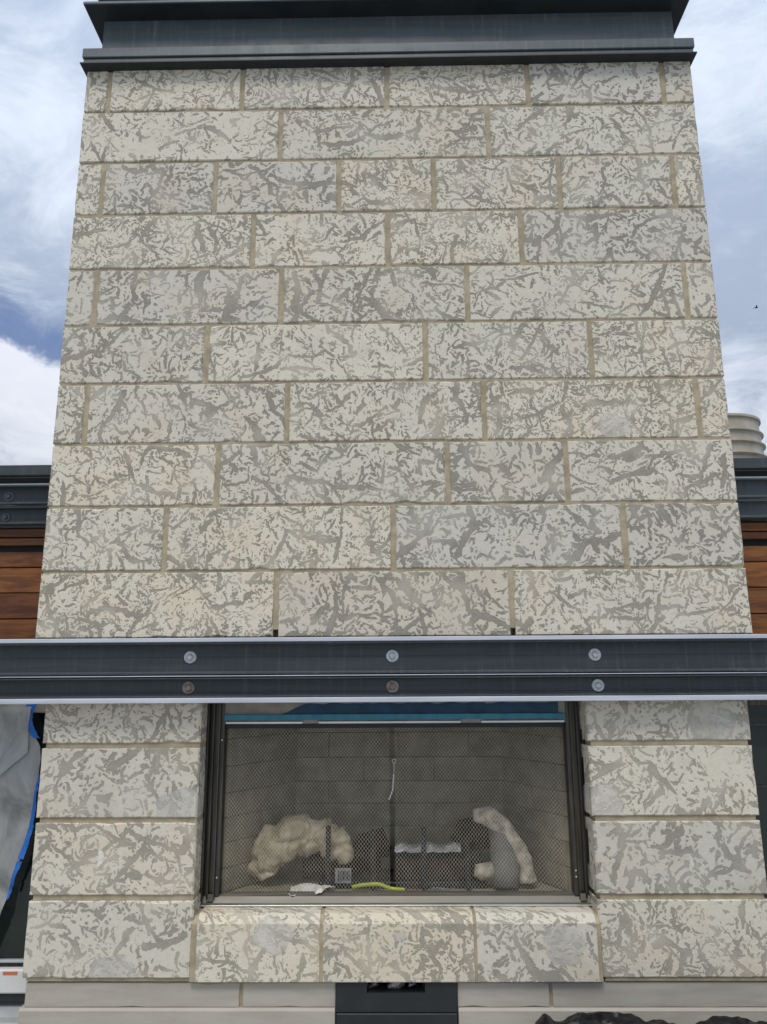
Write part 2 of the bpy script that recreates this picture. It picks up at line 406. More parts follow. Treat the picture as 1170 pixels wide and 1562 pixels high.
    def build(s, name, mt, parent=None, origin=None, smooth=False):
        if origin is None:
            xs, ys, zs = zip(*s.v)
            origin = ((min(xs) + max(xs)) / 2, (min(ys) + max(ys)) / 2, (min(zs) + max(zs)) / 2)
        origin = Vector(origin)
        me = bpy.data.meshes.new(name)
        me.from_pydata([tuple(Vector(v_) - origin) for v_ in s.v], [], s.f)
        me.validate()
        import bmesh
        bm = bmesh.new(); bm.from_mesh(me); bmesh.ops.recalc_face_normals(bm, faces=bm.faces); bm.to_mesh(me); bm.free()
        if smooth: me.shade_smooth()
        me.materials.append(MT[mt] if isinstance(mt, str) else mt)
        o = bpy.data.objects.new(name, me); COL.objects.link(o)
        place(o, origin, parent)
        return o

def place(o, origin, parent):
    origin = Vector(origin); ORG[o.name] = origin
    if parent is not None:
        o.parent = parent; o.location = origin - ORG[parent.name]
    else: o.location = origin

def tag(o, label=None, cat=None, group=None, kind=None):
    for k, v_ in (('label', label), ('category', cat), ('group', group), ('kind', kind)):
        if v_: o[k] = v_
    return o

def thing(name, loc, label, cat, group=None):
    o = bpy.data.objects.new(name, None); COL.objects.link(o); o.empty_display_size = .1
    place(o, loc, None)
    return tag(o, label, cat, group)

def copy_part(o, parent, loc):
    """a copy of a part and of its sub-parts, set at a world position"""
    c = o.copy(); COL.objects.link(c); place(c, loc, parent)
    for ch in [k for k in COL.objects if k.parent == o]:
        g = ch.copy(); COL.objects.link(g); place(g, Vector(loc) + ch.location, c)
    return c

def channel(zlo, zhi, yf, yw, x0, x1, th=.010, tw=.008):
    """steel channel lying on its side: web at yw, both flanges coming forward to yf"""
    e_ = .002
    return MB().prism([(yw + tw, zlo), (yf + e_, zlo), (yf, zlo + e_), (yf, zlo + th - e_), (yf + e_, zlo + th), (yw - .004, zlo + th), (yw, zlo + th + .004),
                       (yw, zhi - th - .004), (yw - .004, zhi - th), (yf + e_, zhi - th), (yf, zhi - th + e_), (yf, zhi - e_), (yf + e_, zhi), (yw + tw, zhi)], x0, x1)

def bolt_on(parent, x, y, z, r=.028, m1='zinc', m2='zinc', turn=0.0, label=None):
    """hex bolt head (the part) on its washer (the sub-part), facing the terrace (-y)"""
    hr = r * .50
    hd = MB()
    vs = []
    for yy, k in ((y - .004, 1.0), (y - .011, 1.0), (y - .0135, .80)):
        vs += [(x + hr * k * math.cos(turn + i * math.pi / 3), yy, z + hr * k * math.sin(turn + i * math.pi / 3)) for i in range(6)]
    fs = [(j * 6 + i, j * 6 + (i + 1) % 6, (j + 1) * 6 + (i + 1) % 6, (j + 1) * 6 + i) for j in (0, 1) for i in range(6)] + [tuple(range(12, 18)), tuple(range(5, -1, -1))]
    hd.add(vs, fs)
    if not m2: hd.lathe([(r, .001), (r, -.003), (r * .93, -.0045), (r * .3, -.0045)], (x, y, z), 'y', 20)
    b_ = hd.build('bolt', m1, parent, (x, y, z))
    ws = MB().lathe([(r, y + .001 - y), (r, -.003), (r * .93, -.0045), (r * .3, -.0045)], (x, y, z), 'y', 20)
    if m2: ws.build('washer', m2, b_, (x, y, z))
    if label: b_['label'] = label
    return b_

rng = random.Random(7)
def stone(parent, x0, x1, z0, z1, yf=0.0, depth=.12, bev=(.004, .004, .004, .004), name='stone', mt='stone', density=None, fossil=None, label=None, jit=.0012, shell=None, warmth=0):
    """one cut stone with slightly uneven, chipped arrises; bev = chamfer at left, right, bottom, top"""
    yf = yf + rng.uniform(-.0018, .0018)
    seg = .06
    nx = max(2, int((x1 - x0) / seg)); nz = max(2, int((z1 - z0) / seg))
    per = [(i / nx, 0, 'b') for i in range(nx)] + [(1, i / nz, 'r') for i in range(nz)] + [(1 - i / nx, 1, 't') for i in range(nx)] + [(0, 1 - i / nz, 'l') for i in range(nz)]
    bl, br, bb, bt = bev
    outer, inner, back = [], [], []
    for u, v_, sd_ in per:
        x = x0 + (x1 - x0) * u; z = z0 + (z1 - z0) * v_
        jx, jz = rng.uniform(-jit, jit), rng.uniform(-jit, jit)
        chip = rng.random() < .06
        k = rng.uniform(.003, .009) if chip else 0
        ix = min(max(x, x0 + bl + k), x1 - br - k); iz = min(max(z, z0 + bb + k), z1 - bt - k)
        dy = max(bl if u == 0 else 0, br if u == 1 else 0, bb if v_ == 0 else 0, bt if v_ == 1 else 0)
        outer.append((x + (jx if u in (0, 1) else 0), yf + dy + k, z + (jz if v_ in (0, 1) else 0)))
        inner.append((ix + jx, yf, iz + jz)); back.append((x, yf + depth, z))
    n = len(per); vs = inner + outer + back
    fs = [tuple(range(n))] + [(i, n + i, n + (i + 1) % n, (i + 1) % n) for i in range(n)] + [(n + i, 2 * n + i, 2 * n + (i + 1) % n, n + (i + 1) % n) for i in range(n)] + [tuple(range(3 * n - 1, 2 * n - 1, -1))]
    mb = MB().add(vs, fs)
    o = mb.build(name, mt, parent, ((x0 + x1) / 2, yf, (z0 + z1) / 2))
    o['density'] = float(rng.uniform(-1, 1) if density is None else density)
    if fossil: o['fossil'] = [fossil[0] - (x0 + x1) / 2, fossil[1] - (z0 + z1) / 2, fossil[2]]
    if warmth: o['warmth'] = float(warmth)
    if shell: o['shell'] = [shell[0] - (x0 + x1) / 2, shell[1] - (z0 + z1) / 2, shell[2]]
    if label: o['label'] = label
    return o

# ------------------------------------------------------------------ ground and house behind
g = MB().box(-14, 14, -12, 14, -.35, -.10).build('ground', 'paving', None, (0, 0, -.1)); tag(g, kind='structure')

HY = .2
house = thing('house_wall', (0, HY, 0), 'house wall of brown hardwood planks under a dark steel roof edge behind the chimney', 'house wall')
MB().box(-6, 6, .9, 6, 2.30, 2.345).build('roof', 'roof', house)
for side in (-1, 1):
    xa, xb = (-6, -1.588) if side < 0 else (1.588, 6)
    MB().box(xa, xb, .30, .42, 1.0, 2.07).build('backing_wall', 'black', house)
    MB().box(xa, xb, .33, .9, 2.30, 2.345).build('roof', 'roof', house)
    for z0, z1, yy in ((2.012, 2.052, .235), (1.972, 2.006, .240), (1.862, 1.938, .25), (1.738, 1.857, .25), (1.611, 1.733, .25), (1.487, 1.606, .25), (1.363, 1.482, .25), (1.24, 1.358, .25)):
        MB().box(xa, xb, yy, yy + .03, z0 + rng.uniform(-.001, .001), z1, .003).build('plank', 'wood', house)
    MB().box(xa, xb, .17, .215, 2.309, 2.362, .003).build('roof_edge_plate', 'steel', house)
    MB().box(xa, xb, .185, .23, 2.262, 2.270, .001).build('drip_edge', 'grey', house)
    MB().box(xa, xb, .24, .34, 2.262, 2.315).build('shadow_gap', 'black', house)
    up_c = channel(2.160, 2.258, .155, .2, xa, xb).build('upper_channel', 'steel' if side < 0 else 'capsteel', house)  # right side gets the lighter steel, its reflections put into the colour
    lo_c = channel(2.062, 2.152, .165, .205, xa, xb).build('lower_channel', 'steel' if side < 0 else 'capsteel', house)  # again lighter on the right, for painted reflections
    if side < 0:
        for x in (-1.891, -2.78):
            bolt_on(up_c, x, .2, 2.208, .027, 'darkbolt', 'darkbolt', .3)
            bolt_on(lo_c, x - .008, .205, 2.104, .023, 'darkbolt', 'darkbolt', .1)

# flat vent pipe cap on the roof
vp = thing('vent_pipe', (2.19, 1.5, 2.245), 'round off-white metal vent pipe with ridged rim on the roof right of the chimney', 'vent pipe')
prof = [(.285, 0), (.285, .44), (.305, .455), (.305, .462), (.283, .47), (.283, .525), (.300, .535), (.300, .542), (.278, .55), (.278, .605), (.295, .613), (.295, .62), (.273, .628), (.273, .70), (.286, .705), (.286, .72), (.20, .735)]
MB().lathe(prof, (2.19, 1.5, 2.245), 'z', 48).build('pipe_body', 'pipe', vp)

# ------------------------------------------------------------------ chimney
ch = thing('chimney', (0, 0, -.10), 'tall chimney of grey and cream mottled limestone blocks around an outdoor fireplace', 'chimney')
HW = 1.602; CD = .85; RH = .305; JX = .0125; JZ = .0065
def rough_slab(x0, x1, y0, y1, z0, z1, amp, cell, seed):
    """a block whose front face is trowelled unevenly"""
    nx, nz = int((x1 - x0) / cell), int((z1 - z0) / cell); vs = []
    for j in range(nz + 1):
        for i in range(nx + 1):
            x, z = x0 + (x1 - x0) * i / nx, z0 + (z1 - z0) * j / nz
            vs.append((x, y0 + amp * (noise.noise(Vector((x * 9, z * 9, seed))) + .6 * noise.noise(Vector((x * 31, z * 31, seed)))), z))
    k = len(vs); vs += [(x0, y1, z0), (x1, y1, z0), (x1, y1, z1), (x0, y1, z1)]
    fs = [(j * (nx + 1) + i, j * (nx + 1) + i + 1, (j + 1) * (nx + 1) + i + 1, (j + 1) * (nx + 1) + i) for j in range(nz) for i in range(nx)]
    fs += [(k, k + 1, k + 2, k + 3), tuple(range(nx, -1, -1)) + (k, k + 1), tuple(nz * (nx + 1) + i for i in range(nx + 1)) + (k + 2, k + 3),
           tuple(j * (nx + 1) for j in range(nz + 1)) + (k + 3, k), tuple(j * (nx + 1) + nx for j in range(nz, -1, -1)) + (k + 1, k + 2)]
    return MB().add(vs, fs)
rough_slab(-HW + .007, HW - .007, .0058, CD - .012, 1.535, 4.55, .0024, .022, 3).build('mortar', 'mortar', ch)
rows = [
    [-1.476, -.766, -.001, .741, 1.45],
    [-.557, .523],
    [-1.469, -.886, -.25, .235, .875, 1.455],
    [-.682, -.001, .666],
    [-1.459, -.532, .388, 1.46],
    [-.89, .176, .976],
    [-1.456, -.489, .45, 1.462],
    [-.81, .269, .824],
    [-1.04, .012, 1.072],
    [-.52, .543]]
DENS = [[.2, -.1, .3, .5, .1, .0], [-.5, .4, .3], [.7, .5, .1, .8, .4, .1, .5], [.7, -.3, .5, .8], [-.2, .2, .6, -.1, -.1], [.6, -.3, .6, .5],
        [.4, .1, .4, .9, .5], [.2, .3, .5, .2], [.3, .3, .4, .6], [.4, .8, .1]]
for k, js in enumerate(rows):
    z0 = 1.8 + (8 - k) * RH + JZ; z1 = z0 + RH - 2 * JZ
    xs = [-HW - JX] + js + [HW + JX]
    for i in range(len(xs) - 1):
        x0, x1 = xs[i] + JX, xs[i + 1] - JX
        end = i in (0, len(xs) - 2)
        dep = (.46 if k % 2 else .62) if end else .12
        fo = (1.06, 2.47, .075) if (k == 6 and i == 3) else ((.71, 4.0, .05) if (k == 2 and i == 4) else None)
        stone(ch, x0, x1, z0, z1, 0, dep, density=DENS[k][i], fossil=fo, warmth={(9, 1): .9, (9, 0): .5, (6, 3): .6, (2, 3): .3, (0, 0): .4, (0, 5): .6, (1, 1): .3, (8, 0): .2}.get((k, i), 0))
    for sx in (-1, 1):           # the stones that finish the two flanks
        dep = .46 if k % 2 else .62
        xa, xb = (-HW, -HW + .12) if sx < 0 else (HW - .12, HW)
        MB().box(xa, xb, dep + 2 * JX, CD, z0, z1, .004).build('stone', 'stone', ch)

# lower piers either side of the opening
LX0, LX1 = -1.526, 1.547
MB().box(LX0 + .014, -.838, .008, CD - .02, .1126, 1.34).build('mortar', 'mortar', ch)
MB().box(.858, LX1 - .014, .008, CD - .02, .1126, 1.34).build('mortar', 'mortar', ch)
MB().prism([(.20, .113), (-.0075, .114), (-.0075, .329), (.023, .3575), (.20, .360)], -.836, .846).build('mortar', 'mortar', ch)
MB().box(LX0 + .02, -.240, .022, .2, -.10, .1125).build('mortar', 'mortar', ch)
MB().box(.257, LX1 - .02, .022, .2, -.10, .1125).build('mortar', 'mortar', ch)
pl = [1.400, 1.038, .733, .427, .122]
for i in range(4):
    zt, zb = pl[i] - (.011 if i else 0), pl[i + 1] + (.011 if i < 3 else .004)
    fl = {0: None, 1: (-.93, .78, .10), 2: None, 3: (-1.15, .135, .10)}[i]
    fr = {0: (1.385, 1.13, .10), 1: (.90, .80, .085), 2: None, 3: None}[i]
    lb = (.004, .007, .004, .004)
    stone(ch, LX0, -.836 if i < 3 else -.832, zb, zt, 0, .30, lb, density=(.3, .4, .3, .1)[i], fossil=fl, shell=(-1.235, .585, .036) if i == 2 else None)['coarse'] = 1.0
    stone(ch, .845 if i < 3 else .843, LX1, zb, zt, 0, .30, (.007, .004, .004, .004), density=(.3, .1, .3, .4)[i], fossil=fr, shell=(1.245, .56, .03) if i == 2 else None)['coarse'] = 1.0
    for sx in (-1, 1):
        xa, xb = (LX0, LX0 + .12) if sx < 0 else (LX1 - .12, LX1)
        MB().box(xa, xb, .325, CD, zb, zt, .005).build('stone', 'stone', ch)
# sill stones with a broad chamfer under the opening
for x0, x1, dn, fo, lb in ((-.812, -.306, .3, (-.50, .285, .085), None), (-.290, .326, .6, (.03, .27, .035), 'yellowish sill stone'), (.340, .830, .2, (.70, .26, .09), None)):
    mbs = MB().prism([(.16, .113), (-.008, .113), (-.010, .116), (-.010, .330), (-.007, .333), (.022, .360), (.026, .362), (.16, .364)], x0, x1)
    o = mbs.build('sill_stone', 'stone', ch, ((x0 + x1) / 2, -.01, .24))
    o['warmth'] = 1.0 if lb else 0.0; o['coarse'] = 1.0
    o['density'] = dn; o['fossil'] = [fo[0] - (x0 + x1) / 2, fo[1] - .24, fo[2]]
    if lb: o['label'] = lb
# plain base course and plinth
for x0, x1 in ((LX0 + .012, -.633), (-.619, -.240), (.257, .629), (.643, LX1 - .012)):
    stone(ch, x0, x1, .014, .104, .016, .1, (.002,) * 4, 'base_stone', 'base', 0, None, None, .0006)
for x0, x1 in ((LX0 - .004, -.242), (.259, LX1 + .004)):
    MB().prism([(.2, -.10), (.003, -.10), (.003, .004), (.012, .013), (.2, .013)], x0, x1).build('plinth', 'base', ch)

# black air box let into the base course
vb = thing('air_box', (.008, .05, -.05), 'black metal air box with a slot in the base below the fireplace', 'air vent')
b_ = MB()
b_.box(-.237, -.112, .004, .09, .0, .1115); b_.box(.124, .254, .004, .09, .0, .1115); b_.box(-.112, .124, .0042, .0898, .0, .070)
b_.build('front_plate', 'black', vb)
MB().box(-.235, .252, -.004, .09, -.09, -.003, .002).build('bottom_lip', 'black', vb)
c_ = MB()
c_.box(-.112, .124, .14, .15, .0, .112)
c_.build('back_plate', 'black', vb)
for cx, r_, sq, sd_ in ((-.085, .016, .5, 1), (.005, .028, .6, 4), (.075, .016, .5, 9)):
    f_ = MB().tube([(cx - r_, .06, .073), (cx - r_ * .4, .062, .079), (cx + r_ * .4, .064, .082), (cx + r_, .07, .074)], [r_ * .3, r_ * .6, r_ * .7, r_ * .25], 8, True, .008, sd_).build('foil_scrap', 'foil', None)
    tag(f_, {1: 'small silver foil scrap at left in the slot of the black air box', 4: 'larger silver foil scrap in the middle of the black air box slot', 9: 'dull foil scrap at right in the slot of the black air box'}[sd_], 'foil', 'foil scraps in the air box')

# steel cap on the chimney top
cap = MB().box(-1.548, 1.548, .035, CD - .03, 4.590, 4.850).build('chimney_cap', 'capsteel', ch)
MB().box(-1.612, 1.612, -.052, CD + .05, 4.535, 4.592, .003).build('trim_band', 'capsteel', cap)
MB().box(-1.606, 1.606, -.044, CD + .044, 4.499, 4.529, .002).build('trim_band', 'capsteel', cap)
MB().box(-1.598, 1.598, -.030, CD + .03, 4.528, 4.536).build('shadow_gap', 'black', cap)
MB().box(-1.618, 1.618, -.058, CD + .055, 4.492, 4.4985).build('underside_shade', 'black', cap)  # black sheet paints the shade on the underside of the trim band
MB().box(-1.622, 1.622, -.075, CD + .06, 4.850, 4.866, .002).build('flange', 'capsteel', cap)
w2 = MB().box(-1.553, 1.553, .035, CD - .03, 4.866, 5.05).build('fascia', 'capsteel', cap)
for x in (-.885, -.03, .83):
    bolt_on(cap, x, .035, 4.918, .024, 'darkbolt', None)
MB().box(-1.622, 1.622, -.075, CD + .06, 5.05, 5.066, .002).build('flange', 'capsteel', cap)
MB().box(-1.615, 1.615, -.067, .5, 4.8465, 4.850).build('flange_shade', 'black', cap)  # black sheet paints the soffit shade under the flange

# ------------------------------------------------------------------ the long steel beam across the front
bx = 4.6
bm_ = thing('steel_beam', (0, -.04, 1.2), 'long dark steel double channel beam bolted across the chimney above the fireplace', 'steel beam')
uc = channel(1.338, 1.477, -.078, -.030, -bx, bx).build('upper_channel', 'steel', bm_)
lc = channel(1.240, 1.326, -.076, -.032, -bx, bx, .008).build('lower_channel', 'steel', bm_)
MB().box(-bx, bx, -.026, -.018, 1.326, 1.338).build('joint_strip', 'black', bm_)
MB().box(-bx, bx, -.084, -.022, 1.4772, 1.495, .002).build('top_edge_highlight', 'edge', bm_)  # pale bar paints the highlight along the top flange edge
MB().box(-bx, bx, -.086, -.022, 1.2185, 1.2398, .002).build('bottom_edge_highlight', 'edge', bm_)  # pale bar paints the sky-lit face of the bottom flange
MB().box(-bx, bx, -.080, -.045, 1.3300, 1.3335, .001).build('seam_highlight', 'edge', bm_)  # pale line paints the flange edge highlight at the seam
MB().box(-bx, bx, -.0355, -.030, 1.262, 1.268, .001).build('rib', 'steel', lc)
MB().box(-bx, bx, -.0315, -.029, 1.412, 1.4145, .0005).build('rib', 'steel', uc)
for i, x in enumerate((-1.775, -.889, .003, .890, 1.775)):
    bolt_on(uc, x, -.030, 1.4135, .0275, 'zinc', 'zinc', .2 + i)
    bolt_on(lc, x + (.004 if i == 3 else 0), -.034, 1.2825, .0275, 'rust' if i < 3 else 'zinc', 'rust' if i in (1, 2) else 'zinc', .5 + i, 'rusty bolt' if i in (1, 2) else None)

# ------------------------------------------------------------------ fireplace insert
fp = thing('fireplace', (.008, .12, .35), 'steel framed outdoor fireplace insert with wire mesh curtains', 'fireplace')
FX0, FX1, FZ0, FZ1, FY = -.832, .852, .364, 1.40, .115
fr = MB()
def jamb(x0, x1, sgn):
    m_ = MB()
    w_ = x1 - x0
    o_ = x0 if sgn > 0 else x1
    for a_, b2, ya, yb in ((0, .007, FY - .01, FY + .05), (.007, .022, FY + .028, FY + .06), (.022, .029, FY - .002, FY + .06), (.029, .050, FY + .022, FY + .06), (.050, .055, FY, FY + .07), (.055, .072, FY + .015, FY + .07)):
        xa, xb = (o_ + a_, o_ + b2) if sgn > 0 else (o_ - b2, o_ - a_)
        m_.box(xa, xb, ya, yb, FZ0 + .022 + (a_ * .25), FZ1 - a_ * .01)
    return m_.build('jamb', 'frame', fp)
jl = jamb(FX0, FX0 + .072, 1); jr = jamb(FX1 - .072, FX1, -1)
for jb, x in ((jl, FX0 + .062), (jr, FX1 - .062)):
    for z in (.475, .50 if jb is jr else 1.05):
        MB().lathe([(.004, .0), (.004, -.003), (.002, -.004)], (x, FY + .0145, z), 'y', 10).build('screw', 'chrome', jb)
MB().prism([(.19, .3645), (.108, .3645), (.108, .372), (.118, .376), (.135, .398), (.155, .402), (.19, .404)], FX0, FX1).build('bottom_rail', 'framelight', fp)
MB().box(FX0 + .002, FX1 - .002, .102, .1078, .3648, .3712, .001).build('bright_lip', 'chrome', fp)
for sgn, xx in ((1, FX0 + .024), (-1, FX1 - .052)):
    MB().box(xx, xx + .028, .113, .118, .384, .412).build('end_clip', 'framelight', fp)
MB().box(FX0 + .072, FX1 - .072, .13, .16, 1.120, FZ1).build('header_panel', 'header', fp)
# peeling protective film on the header, teal edge strip beneath it
fm = MB(); n_ = 60; xs_ = [-.52 + i * (1.27 / n_) for i in range(n_ + 1)]
top = [1.152 + min(.055, max(0, (x + .52) * .42)) + .007 * noise.noise(Vector((x * 17, 1, 2))) + .005 * noise.noise(Vector((x * 45, 3, 2))) for x in xs_]
vs = []
for x, z in zip(xs_, top):
    yo = .1275 + .0015 * noise.noise(Vector((x * 30, 0, 0)))
    vs += [(x, yo, 1.142), (x, yo - .001, z), (x, .1305, 1.142), (x, .1305, z)]
fs = []
for i in range(n_):
    a0, b0 = i * 4, i * 4 + 4
    fs += [(a0, b0, b0 + 1, a0 + 1), (a0 + 2, a0 + 3, b0 + 3, b0 + 2), (a0 + 1, b0 + 1, b0 + 3, a0 + 3), (a0, a0 + 2, b0 + 2, b0)]
fs += [(0, 1, 3, 2), (n_ * 4, n_ * 4 + 2, n_ * 4 + 3, n_ * 4 + 1)]
fm.add(vs, fs).build('blue_film', 'film', fp)
MB().box(FX0 + .072, FX1 - .074, .115, .128, 1.137, 1.160, .0015).build('edge_strip', 'teal', fp)
for x0, x1 in ((-.755, -.405), (-.335, .31), (.40, .775)):
    MB().box(x0, x1, .120, .129, 1.119, 1.130, .002).build('bright_lip', 'chrome', fp)
MB().box(FX0 + .072, FX1 - .074, .150, .165, 1.098, 1.117).build('curtain_rail', 'black', fp)

# firebox lined with firebricks
fb = MB()
BX0, BX1, BY = -.50, .56, .60
fb.add([(-.775, .19, .39), (-.775, .19, 1.40), (BX0 - .02, BY + .02, 1.40), (BX0 - .02, BY + .02, .39), (BX1 + .02, BY + .02, .39), (BX1 + .02, BY + .02, 1.40), (.795, .19, 1.40), (.795, .19, .39),
        (-.86, .19, .36), (-.86, .19, 1.42), (-.86, .75, 1.42), (-.86, .75, .36), (.86, .75, .36), (.86, .75, 1.42), (.86, .19, 1.42), (.86, .19, .36)],
       [(0, 1, 2, 3), (3, 2, 5, 4), (4, 5, 6, 7), (1, 6, 5, 2), (0, 3, 4, 7), (8, 11, 10, 9), (11, 12, 13, 10), (12, 15, 14, 13), (9, 10, 13, 14), (8, 15, 12, 11), (0, 8, 9, 1), (7, 6, 14, 15), (0, 7, 15, 8), (1, 9, 14, 6)])
fbx = fb.build('firebox', 'firemortar', fp)
def brick_wall(pa, pb, nb, zs, stagger):
    """bricks between two plan points, inner face on the line pa-pb; alike bricks share one mesh"""
    pa, pb = Vector(pa), Vector(pb); L_ = (pb - pa).length; d_ = (pb - pa) / L_; nrm = Vector((-d_.y, d_.x)); bl = L_ / nb; meshes = {}
    ang = math.atan2(d_.y, d_.x)
    for r_ in range(len(zs) - 1):
        h_ = zs[r_ + 1] - zs[r_]
        cuts = [0.0] + ([bl * (i + .5) for i in range(nb)] if (r_ % 2 and stagger) else [bl * i for i in range(1, nb)]) + [L_]
        for a0, a1 in zip(cuts[:-1], cuts[1:]):
            key = (round(a1 - a0, 3), round(h_, 3))
            c2 = pa + d_ * ((a0 + a1) / 2)
            cz = (zs[r_] + zs[r_ + 1]) / 2
            if key not in meshes:
                hl = (a1 - a0) / 2 - .0013
                o_ = MB().box(-hl, hl, 0, .022, -h_ / 2 + .0013, h_ / 2 - .0013, .0008).build('firebrick', 'firebrick', None, (0, 0, 0))
                meshes[key] = o_
            else:
                o_ = meshes[key].copy(); COL.objects.link(o_)
            o_.rotation_euler = (0, 0, ang)
            off_ = nrm * -.0215 + nrm * rng.uniform(-.0015, .0015)
            place(o_, (c2.x + off_.x, c2.y + off_.y, cz), fbx)
zs = [.40, .50, .605, .71, .815, .93, 1.05, 1.17, 1.29]
brick_wall((BX0, BY + .0), (BX1, BY + .0), 3, zs, True)
brick_wall((-.772, .19), (BX0, BY), 2, zs, False)
brick_wall((BX1, BY), (.792, .19), 2, zs, False)
MB().box(-.77, .79, .17, .62, .385, .397).build('hearth_floor', 'firebrick', fp)

# woven wire curtains, one each side, hanging in shallow pleats
def curtain(x0, x1, z0, z1, seed, open_side):
    px, pz = .0152, .0094
    nc = int((x1 - x0) / (px / 2)); nr = int((z1 - z0) / pz)
    vs, fs = [], []
    r_ = .00105
    amp = pz * .62
    for j in range(nr):
        zc_ = z0 + (j + .5) * pz
        base = len(vs)
        for i in range(nc + 1):
            x = x0 + i * px / 2
            s_ = 1 if (i + j) % 2 else -1
            side = min(1, max(0, (abs(x) - .50) / .25))
            yy = .172 + .004 * math.sin(x * 26 + seed + .5 * math.sin(zc_ * 5)) + .010 * side * math.sin(x * 95 + seed) + .003 * noise.noise(Vector((x * 9, zc_ * 5, seed)))
            xx = x + .0025 * noise.noise(Vector((x * 6, zc_ * 6, seed + 5)))
            zz = zc_ + s_ * amp + .003 * noise.noise(Vector((x * 5, zc_ * 4, seed + 9)))
            yy += s_ * .0012
            for k in range(3):
                th = 2.0944 * k + .5
                vs.append((xx, yy + r_ * math.cos(th), zz + r_ * math.sin(th)))
        for i in range(nc):
            a_ = base + i * 3; b2 = a_ + 3
            for k in range(3):
                k2 = (k + 1) % 3
                fs.append((a_ + k, b2 + k, b2 + k2, a_ + k2))
    return vs, fs
for x0, x1, sd_ in ((-.745, -.010, 1.3), (.008, .765, 4.1)):
    vs, fs = curtain(x0, x1, .405, 1.115, sd_, 0)
    me = bpy.data.meshes.new('mesh_curtain'); me.from_pydata([(a_ - (x0 + x1) / 2, b2 - .17, c2 - .76) for a_, b2, c2 in vs], [], fs)
    me.materials.append(MT['wire']); me.shade_smooth()
    o = bpy.data.objects.new('mesh_curtain', me); COL.objects.link(o); place(o, ((x0 + x1) / 2, .17, .76), fp); o['kind'] = 'stuff'
# pull ring and chain between the curtains
pc = MB()
ring = [(.006 + .0085 * math.cos(t_), .160, .953 + .0085 * math.sin(t_)) for t_ in [i * math.pi / 8 for i in range(17)]]
pc.tube(ring, .0014, 6, False)
pc.tube([(.006, .160, .944), (.005, .160, .895)], .0016, 6)
for i in range(15):
    z = .892 - i * .0072
    x = .004 - .0006 * i - (.012 * max(0, (i - 9) / 5))
    pc.lathe([(.0008, -.0042), (.0036, -.002), (.0036, .002), (.0008, .0042)], (x + (.0012 if i % 2 else -.0012), .160, z), 'z', 6)
pc.build('pull_chain', 'chrome', fp)

# ------------------------------------------------------------------ what lies in the firebox
FLZ = .398
gr = thing('burner_grate', (.05, .33, FLZ), 'black gas burner tray with upright posts on the firebox floor', 'burner')
MB().box(-.34, .42, .25, .50, FLZ, .425, .004).build('tray', 'black', gr)
MB().prism([(.27, .425), (.265, .52), (.30, .545), (.44, .545), (.47, .425)], .02, .40).build('burner_box', 'black', gr)
for x, z in ((-.293, .668), (-.091, .652), (.135, .660), (.33, .60)):
    MB().box(x - .011, x + .011, .215, .233, FLZ + .004, z, .003).build('post', 'black', gr)
MB().box(.0, .40, .262, .268, .430, .520, .002).build('burner_cover', 'soot', gr)

def log(name, pts, rad, mt, label, cat, wob, seed, n=14, squash=1.0, group=None, folds=0.0):
    return tag(MB().tube(pts, rad, n, True, wob, seed, squash, folds).build(name, mt, None, smooth=True), label, cat, group)
def curve(pts, k=6):
    """smooth path through points"""
    out = []; P = [Vector(p) for p in pts]
    for i in range(len(P) - 1):
        p0, p1, p2, p3 = P[max(i - 1, 0)], P[i], P[i + 1], P[min(i + 2, len(P) - 1)]
        for j in range(k):
            t_ = j / k
            out.append(.5 * ((2 * p1) + (p2 - p0) * t_ + (2 * p0 - 5 * p1 + 4 * p2 - p3) * t_ ** 2 + (3 * p1 - p0 - 3 * p2 + p3) * t_ ** 3))
    return out + [P[-1]]
def lerp_r(rs, n):
    return [rs[min(int(i / (n - 1) * (len(rs) - 1)), len(rs) - 2)] * (1 - (i / (n - 1) * (len(rs) - 1)) % 1 if i < n - 1 else 0) + rs[min(int(i / (n - 1) * (len(rs) - 1)) + 1, len(rs) - 1)] * ((i / (n - 1) * (len(rs) - 1)) % 1 if i < n - 1 else 1) for i in range(n)]
pth = curve([(-.565, .32, .445), (-.590, .32, .50), (-.545, .33, .565), (-.46, .34, .600), (-.37, .34, .610), (-.285, .33, .590), (-.225, .31, .540), (-.215, .30, .495)], 18)
log('crumpled_cloth', pth, lerp_r([.054, .076, .090, .086, .074, .072, .062, .034], len(pth)), 'cloth', 'crumpled beige canvas cloth arched over the left end of the burner', 'cloth', .012, 3, 72, folds=1.35)
lg = [(-.42, .40, .465), (-.32, .40, .475), (-.2, .41, .48), (-.06, .42, .47)]
log('burnt_log', lg, [.05, .062, .066, .05], 'soot', 'dark burnt log under the beige cloth at left of the fireplace', 'log', .02, 5, 14, 1, 'fireplace logs')
log('burnt_log', [(-.20, .36, .50), (-.13, .38, .545), (-.06, .38, .56), (-.03, .39, .53)], [.04, .062, .06, .04], 'soot', 'dark lumpy burnt log near the middle of the fireplace', 'log', .02, 15, 14, 1, 'fireplace logs')
log('burnt_log', [(.29, .37, .56), (.33, .37, .60), (.40, .37, .62), (.46, .38, .57)], [.04, .066, .07, .05], 'soot', 'black charred log leaning against the fibre wrap at right', 'log', .018, 25, 14, 1, 'fireplace logs')
log('ceramic_log', [(.50, .24, .400), (.502, .26, .46), (.50, .28, .54), (.49, .30, .60), (.47, .33, .64)], [.058, .064, .060, .052, .035], 'greylog', 'smooth dark grey rounded log standing under the fibre wrap at right', 'log', .008, 35, 18, 1, 'fireplace logs')
